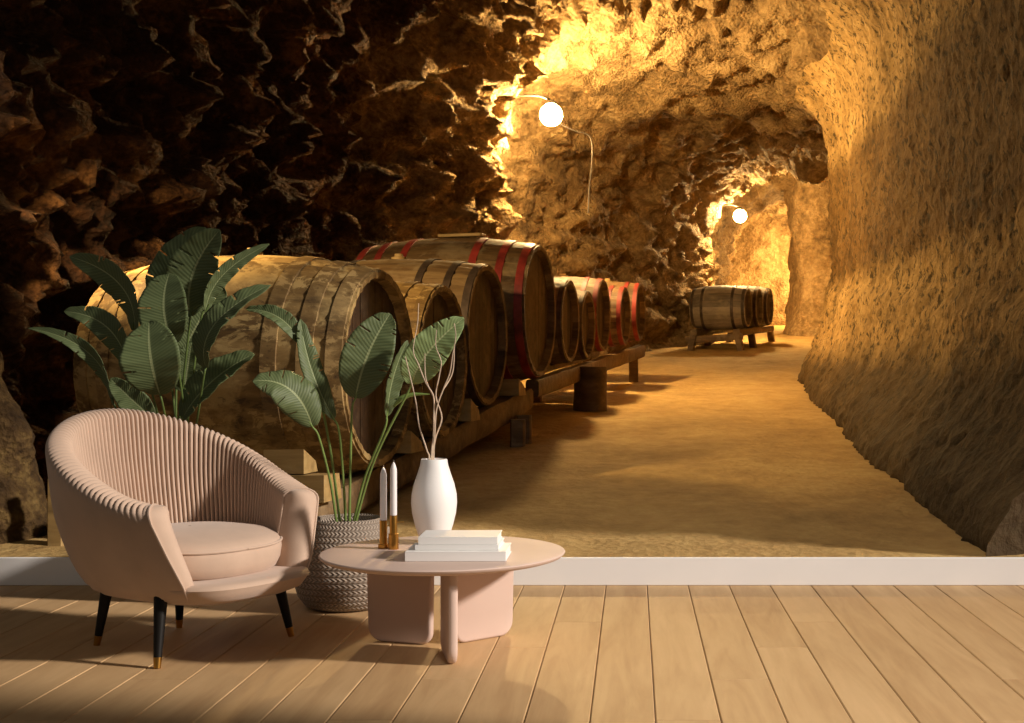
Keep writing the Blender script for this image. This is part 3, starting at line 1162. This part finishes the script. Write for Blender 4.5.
# vase
vz = Vector((-.69, -.98, TT))
mb = MB()
h = .292
pr = [(.001, 0), (.044, 0), (.047, .004), (.055, .03), (.066, .065), (.0755, .105), (.079, .140), (.0775, .170), (.070, .205), (.058, .240), (.049, .268), (.0455, h - .003), (.0435, h), (.041, h - .002), (.041, h - .03), (.05, .2), (.06, .14), (.04, .02), (.001, .015)]
mb.lathe(pr, 64, caps=False)
o = mb.build('vase', M['ceramic'], angle=60)
o.location = vz
tag(o, 'white ceramic vase with a narrow neck holding dried twigs', 'vase')


# dried twigs standing in the vase
def px3(pts, d0, dd=0.0):
    return [P(x, y, d0 + dd * k / max(1, len(pts) - 1)) for k, (x, y) in enumerate(pts)]


def C3(x, y):
    return (240 + x / 3.0125, 290 + y / 3.0125)


TW = [
    ([(576, 520), (583, 440), (584, 380), (583, 320), (560, 280), (538, 225), (522, 180), (535, 100), (538, 40)], 'crooked dried twig in the vase that reaches highest'),
    ([(580, 525), (586, 440), (592, 360), (612, 300), (632, 250), (640, 200), (650, 140), (645, 100)], 'dried twig in the vase that arches out on the right'),
    ([(572, 525), (562, 480), (540, 410), (532, 350), (522, 300), (510, 250), (498, 200)], 'dried twig in the vase that leans far to the left'),
    ([(584, 525), (588, 450), (608, 385), (590, 320), (600, 260), (606, 215), (590, 170), (592, 120)], 'wavy dried twig in the vase that bends right then left'),
]
for k, (pts, lab) in enumerate(TW):
    p3 = px3([C3(*q) for q in pts], 4.52 + .008 * (k - 1), (.06, -.05, .03, -.03)[k])
    inside = Vector((vz.x + (-.012, .012, -.01, .01)[k], vz.y + (.01, -.01, -.012, .012)[k], TT + .03))
    mb = MB()
    n = len(p3)
    mb.tube([inside] + p3, [.003] + [.003 - .0018 * i / n for i in range(n)], 7, sub=5)
    if k in (0, 1):
        q0 = p3[3]
        mb.tube([q0, q0 + Vector((.03 * (1 - 2 * k) * -1, .02, .06)), q0 + Vector((.035 * (1 - 2 * k) * -1, .03, .15))], [.0025, .002, .001], 6, sub=5)
    tag(mb.build('dried_twig', M['twig']), lab, 'twig', 'dried twigs in the white vase')


# candlesticks and candles
def candlestick(c, prof, hb, label, clab, rodside):
    t = empty('candlestick', c, 0, label, 'candlestick', 'brass candlesticks on the coffee table')
    mb = MB(); mb.lathe(prof, 32)
    mb.build('holder', M['brass'], t, angle=30)
    mb = MB()
    mb.tube([(.010, 0, hb * .80), (.034, .004, hb * .80)], .0022, 8)
    mb.build('pin', M['brass'], t)
    k = empty('candle', Vector(c) + Vector((0, 0, hb + .0005)), 0, clab, 'candle', 'white taper candles on the coffee table')
    mb = MB()
    mb.lathe([(.0112, 0), (.0115, .002), (.0110, .150), (.0100, .158), (.0055, .172), (.0015, .1785)], 24)
    mb.build('wax', M['wax'], k, angle=50)
    mb = MB(); mb.tube([(0, 0, .178), (.0005, 0, .182), (.001, 0, .185)], .0009, 6)
    mb.build('wick', M['wick'], k)


candlestick((-.842, -1.105, TT), [(.0175, 0), (.0178, .001), (.0178, .014), (.0125, .0145), (.0128, .015), (.0128, .094), (.0112, .0945)], .0945,
            'shorter brass candlestick with a flat round foot on the coffee table', 'white taper candle in the shorter brass candlestick', 1)
candlestick((-.804, -1.125, TT), [(.0165, 0), (.017, .001), (.017, .052), (.0128, .053), (.0128, .113), (.0112, .1135)], .1135,
            'taller brass candlestick with a thick lower barrel on the coffee table', 'white taper candle in the taller brass candlestick, the higher flame tip', 1)

# ------------------------------------------------------------------ plants
def bez(a, c, b, n):
    return [a * (1 - t) ** 2 + c * 2 * t * (1 - t) + b * t * t for t in [k / n for k in range(n + 1)]]


def leaf(parent, base3, mid3, tip3, width, normal, mat, fold=.25, seed=0, droop=0.0, tears=3, curl=0.0):
    """blade whose midrib passes base, mid, tip; returns mesh part in the parent's space"""
    rs = random.Random(seed)
    org = parent.location
    ctl = mid3 * 2 - (base3 + tip3) * .5
    nv, nu = 84, 8
    rib = bez(base3, ctl, tip3, nv)
    cut = {}
    for sd in (-1, 1):
        for _ in range(tears):
            cut[(sd, rs.randint(14, nv - 10))] = rs.randint(2, 5)
    ph = rs.uniform(0, 6)
    mb = MB(); uv = []
    idx = {}
    W = width / 2
    for i in range(nv + 1):
        s = i / nv
        t = (rib[min(i + 1, nv)] - rib[max(i - 1, 0)]).normalized()
        nrm = normal - t * normal.dot(t)
        nrm.normalize()
        sd_ = t.cross(nrm)
        wv = W * (max(0, math.sin(math.pi * min(1, (s * .965 + .012) ** .82))) ** .62)
        if s > .93: wv *= 1 - ((s - .93) / .07) ** 2 * .75
        wv = max(wv, .0015)
        for j in range(-nu, nu + 1):
            f = j / nu
            aw = abs(f)
            lift = fold * wv * (aw ** 1.0) - curl * wv * aw ** 2.5
            rip = .0035 * aw ** 1.5 * math.sin(s * 21 + ph + (1.3 if j > 0 else 0)) * min(1, W / .06)
            rip += .0012 * aw * math.sin(s * 57 + ph * 2)
            back = -aw * wv * .10
            p = rib[i] + sd_ * (f * wv * math.cos(fold * .6)) + nrm * (lift + rip) + t * back * (-1)
            idx[(i, j)] = len(mb.v)
            mb.v.append(tuple(p - org))
            uv.append((f / 2 + .5, s))
    for i in range(nv):
        for j in range(-nu, nu):
            sd = 1 if j >= 0 else -1
            aj = (j + 1) if j >= 0 else -j
            c_ = cut.get((sd, i))
            if c_ and aj > nu - c_:
                # a slit that widens to the edge
                if aj > nu - c_ + 0:
                    continue
            mb.f.append((idx[(i, j)], idx[(i, j + 1)], idx[(i + 1, j + 1)], idx[(i + 1, j)]))
    mb.uv = uv
    return mb.build('leaf', mat, parent, angle=180, solid=.0016)


def stem(parent, pts, r0, r1, mat, leafo=None):
    org = parent.location
    mb = MB()
    n = len(pts)
    mb.tube([p - org for p in pts], [r0 + (r1 - r0) * k / (n - 1) for k in range(n)], 8, sub=6)
    o = mb.build('stem', mat, parent)
    return o


def plant_leaf(parent, d, base, mid, tip, wpx, normal, root, mat='leaf', fold=.25, seed=0, dz=(0, 0, 0), tears=3, curl=0.0, stemmid=None, stemmat='stem'):
    """base/mid/tip in photo pixels, dz = distance offsets, root = 3-D point in the pot"""
    b3, m3, t3 = P(*base, d + dz[0]), P(*mid, d + dz[1]), P(*tip, d + dz[2])
    # smooth joint: stem end overlaps the rib base
    lf = leaf(parent, b3, m3, t3, wpx * d / FPX, Vector(normal).normalized(), M[mat], fold, seed, tears=tears, curl=curl)
    a = Vector(root)
    dirn = (m3 - b3).normalized()
    k = b3 - dirn * .05
    inner = b3 + dirn * .03
    mid_ = a.lerp(k, .5)
    mid_.x = a.x + (k.x - a.x) * .38
    mid_.y = a.y + (k.y - a.y) * .38
    stem(parent, [a, mid_, k, b3, inner], .0055, .003, M[stemmat])
    return lf


# left plant in a white pot behind the armchair
PL = Vector((-1.83, -.26, 0))
pl = empty('banana_plant', PL, 0, 'large leafy banana plant in a white pot behind the armchair', 'plant')
mb = MB()
mb.lathe([(.001, .0), (.14, .0), (.15, .006), (.172, .15), (.185, .33), (.187, .36), (.18, .363), (.172, .355), (.165, .28), (.001, .27)], 56, caps=False)
mb.build('pot', M['white_pot'], pl)
mb = MB()
mb.lathe([(.169, .318), (.12, .326), (.06, .33), (.001, .331)], 40, caps=False)
mb.build('soil', M['soil'], pl)


def C2(x, y):
    return (20 + x / 3.442, 215 + y / 3.442)


rs = random.Random(3)
def rootL():
    a = rs.uniform(0, 6.28); q = rs.uniform(.01, .07)
    return (PL.x + q * math.cos(a), PL.y + q * math.sin(a), .325)


LF = [
    # d, base, mid, tip, width, normal, mat, fold, dz
    (5.20, (500, 330), (515, 190), (640, 45), 42, (-.35, -1, .1), 'leaf', .2, (0, 0, 0)),
    (5.12, (585, 350), (596, 200), (687, 52), 50, (.25, -1, .35), 'leaf', .22, (0, 0, -.02)),
    (5.08, (395, 400), (345, 240), (170, 143), 33, (-.6, -.8, .2), 'leaf', .2, (0, -.03, -.02)),
    (4.98, (528, 445), (495, 320), (515, 200), 50, (-.02, -1, .3), 'leaf', .18, (0, -.02, .06)),
    (4.86, (482, 618), (450, 490), (445, 368), 60, (.02, -1, .25), 'leaf', .15, (0, -.05, .03)),
    (4.96, (640, 525), (672, 375), (862, 240), 36, (-.55, -.85, .35), 'leaf', .22, (0, -.02, .05)),
    (5.10, (640, 330), (700, 205), (858, 100), 17, (.75, -.55, .4), 'leaf', .3, (0, 0, .05)),
    (5.02, (372, 520), (298, 385), (152, 332), 27, (-.5, -.7, .6), 'leaf', .3, (0, 0, .02)),
    (4.98, (325, 655), (240, 478), (28, 390), 17, (-.7, -.45, .6), 'leaf', .4, (0, 0, 0)),
    (5.06, (560, 700), (660, 575), (806, 478), 44, (-.35, -.75, .6), 'leaf', .3, (0, 0, .04)),
    (4.96, (460, 700), (390, 640), (310, 562), 28, (-.3, -.9, .4), 'leaf', .25, (0, 0, 0)),
    (5.24, (560, 480), (620, 360), (700, 245), 40, (.3, -1, .1), 'leaf', .2, (0, 0, .02)),
    (5.18, (565, 610), (575, 540), (590, 440), 34, (.1, -1, .2), 'leaf', .2, (0, 0, 0)),
]
for k, (d, b_, m_, t_, wd, nn, mt, fo, dz) in enumerate(LF):
    plant_leaf(pl, d, C2(*b_), C2(*m_), C2(*t_), wd, nn, rootL(), mt, fo, 20 + k, dz, stemmat='stem_dark')

# right plant in a woven basket
PR = P(347, 0, 5.02); PR.z = 0
pr_ = empty('banana_plant', PR, 0, 'banana plant with few large leaves in a woven basket beside the coffee table', 'plant')
prof = [(.001, .0), (.13, 0), (.158, .012), (.186, .05), (.2, .10), (.2035, .15), (.197, .2), (.181, .26), (.158, .305), (.138, .335), (.129, .342), (.122, .336), (.125, .28), (.001, .27)]
mb = MB(); rows = []; uv = []
seg = 96
acc = 0
for i, (r, z) in enumerate(prof):
    if i: acc += math.hypot(r - prof[i - 1][0], z - prof[i - 1][1])
    row = []
    for k in range(seg + 1):
        a = 2 * math.pi * k / seg
        row.append((r * math.cos(a), r * math.sin(a), z)); uv.append((k / seg, acc / .6))
    rows.append(row)
mb.grid(rows); mb.uv = uv
mb.build('basket_pot', M['basket'], pr_)
mb = MB()
mb.lathe([(.124, .312), (.09, .322), (.04, .327), (.001, .328)], 40, caps=False)
mb.build('soil', M['soil'], pr_)


def rootR(x):
    return P(x, 519, 5.0).lerp(P(x, 519, 5.0), 0)


RT = [
    (5.00, (182, 158), (115, 82), (18, 58), 20, (-.2, -.6, .8), 'leaf', .35, (0, 0, .05), 342, 0),
    (4.98, (282, 388), (215, 240), (182, 88), 24, (.6, -.8, .1), 'leaf', .55, (0, 0, .03), 346, .3),
    (4.92, (218, 412), (150, 300), (38, 275), 44, (-.05, -.75, .75), 'leaf', .2, (0, -.05, -.08), 340, .3),
    (5.00, (348, 326), (385, 195), (452, 72), 50, (.15, -1, -.05), 'leaf', .18, (0, 0, .03), 350, 0),
    (4.96, (442, 380), (462, 260), (505, 152), 20, (.75, -.6, .2), 'leaf', .5, (0, 0, .02), 353, 0),
    (4.90, (518, 284), (565, 190), (674, 84), 40, (.35, -1, .35), 'leaf_light', .15, (0, -.03, -.02), 356, 0),
]
for k, (d, b_, m_, t_, wd, nn, mt, fo, dz, rx, cu_) in enumerate(RT):
    root = Vector((PR.x + (rx - 348) * .0045, PR.y + .02 * math.sin(k * 2.1), .322))
    plant_leaf(pr_, d, C3(*b_), C3(*m_), C3(*t_), wd, nn, root, mt, fo, 50 + k, dz, curl=cu_, tears=4)
# pale sheath of the youngest leaf
b3 = [P(*C3(*q), 4.93) for q in ((462, 352), (485, 328), (520, 315), (572, 314))]
mb = MB()
mb.tube([p - pr_.location for p in b3], [.004, .011, .008, .0015], 8, sub=6)
mb.build('leaf_sheath', M['stem'], pr_)
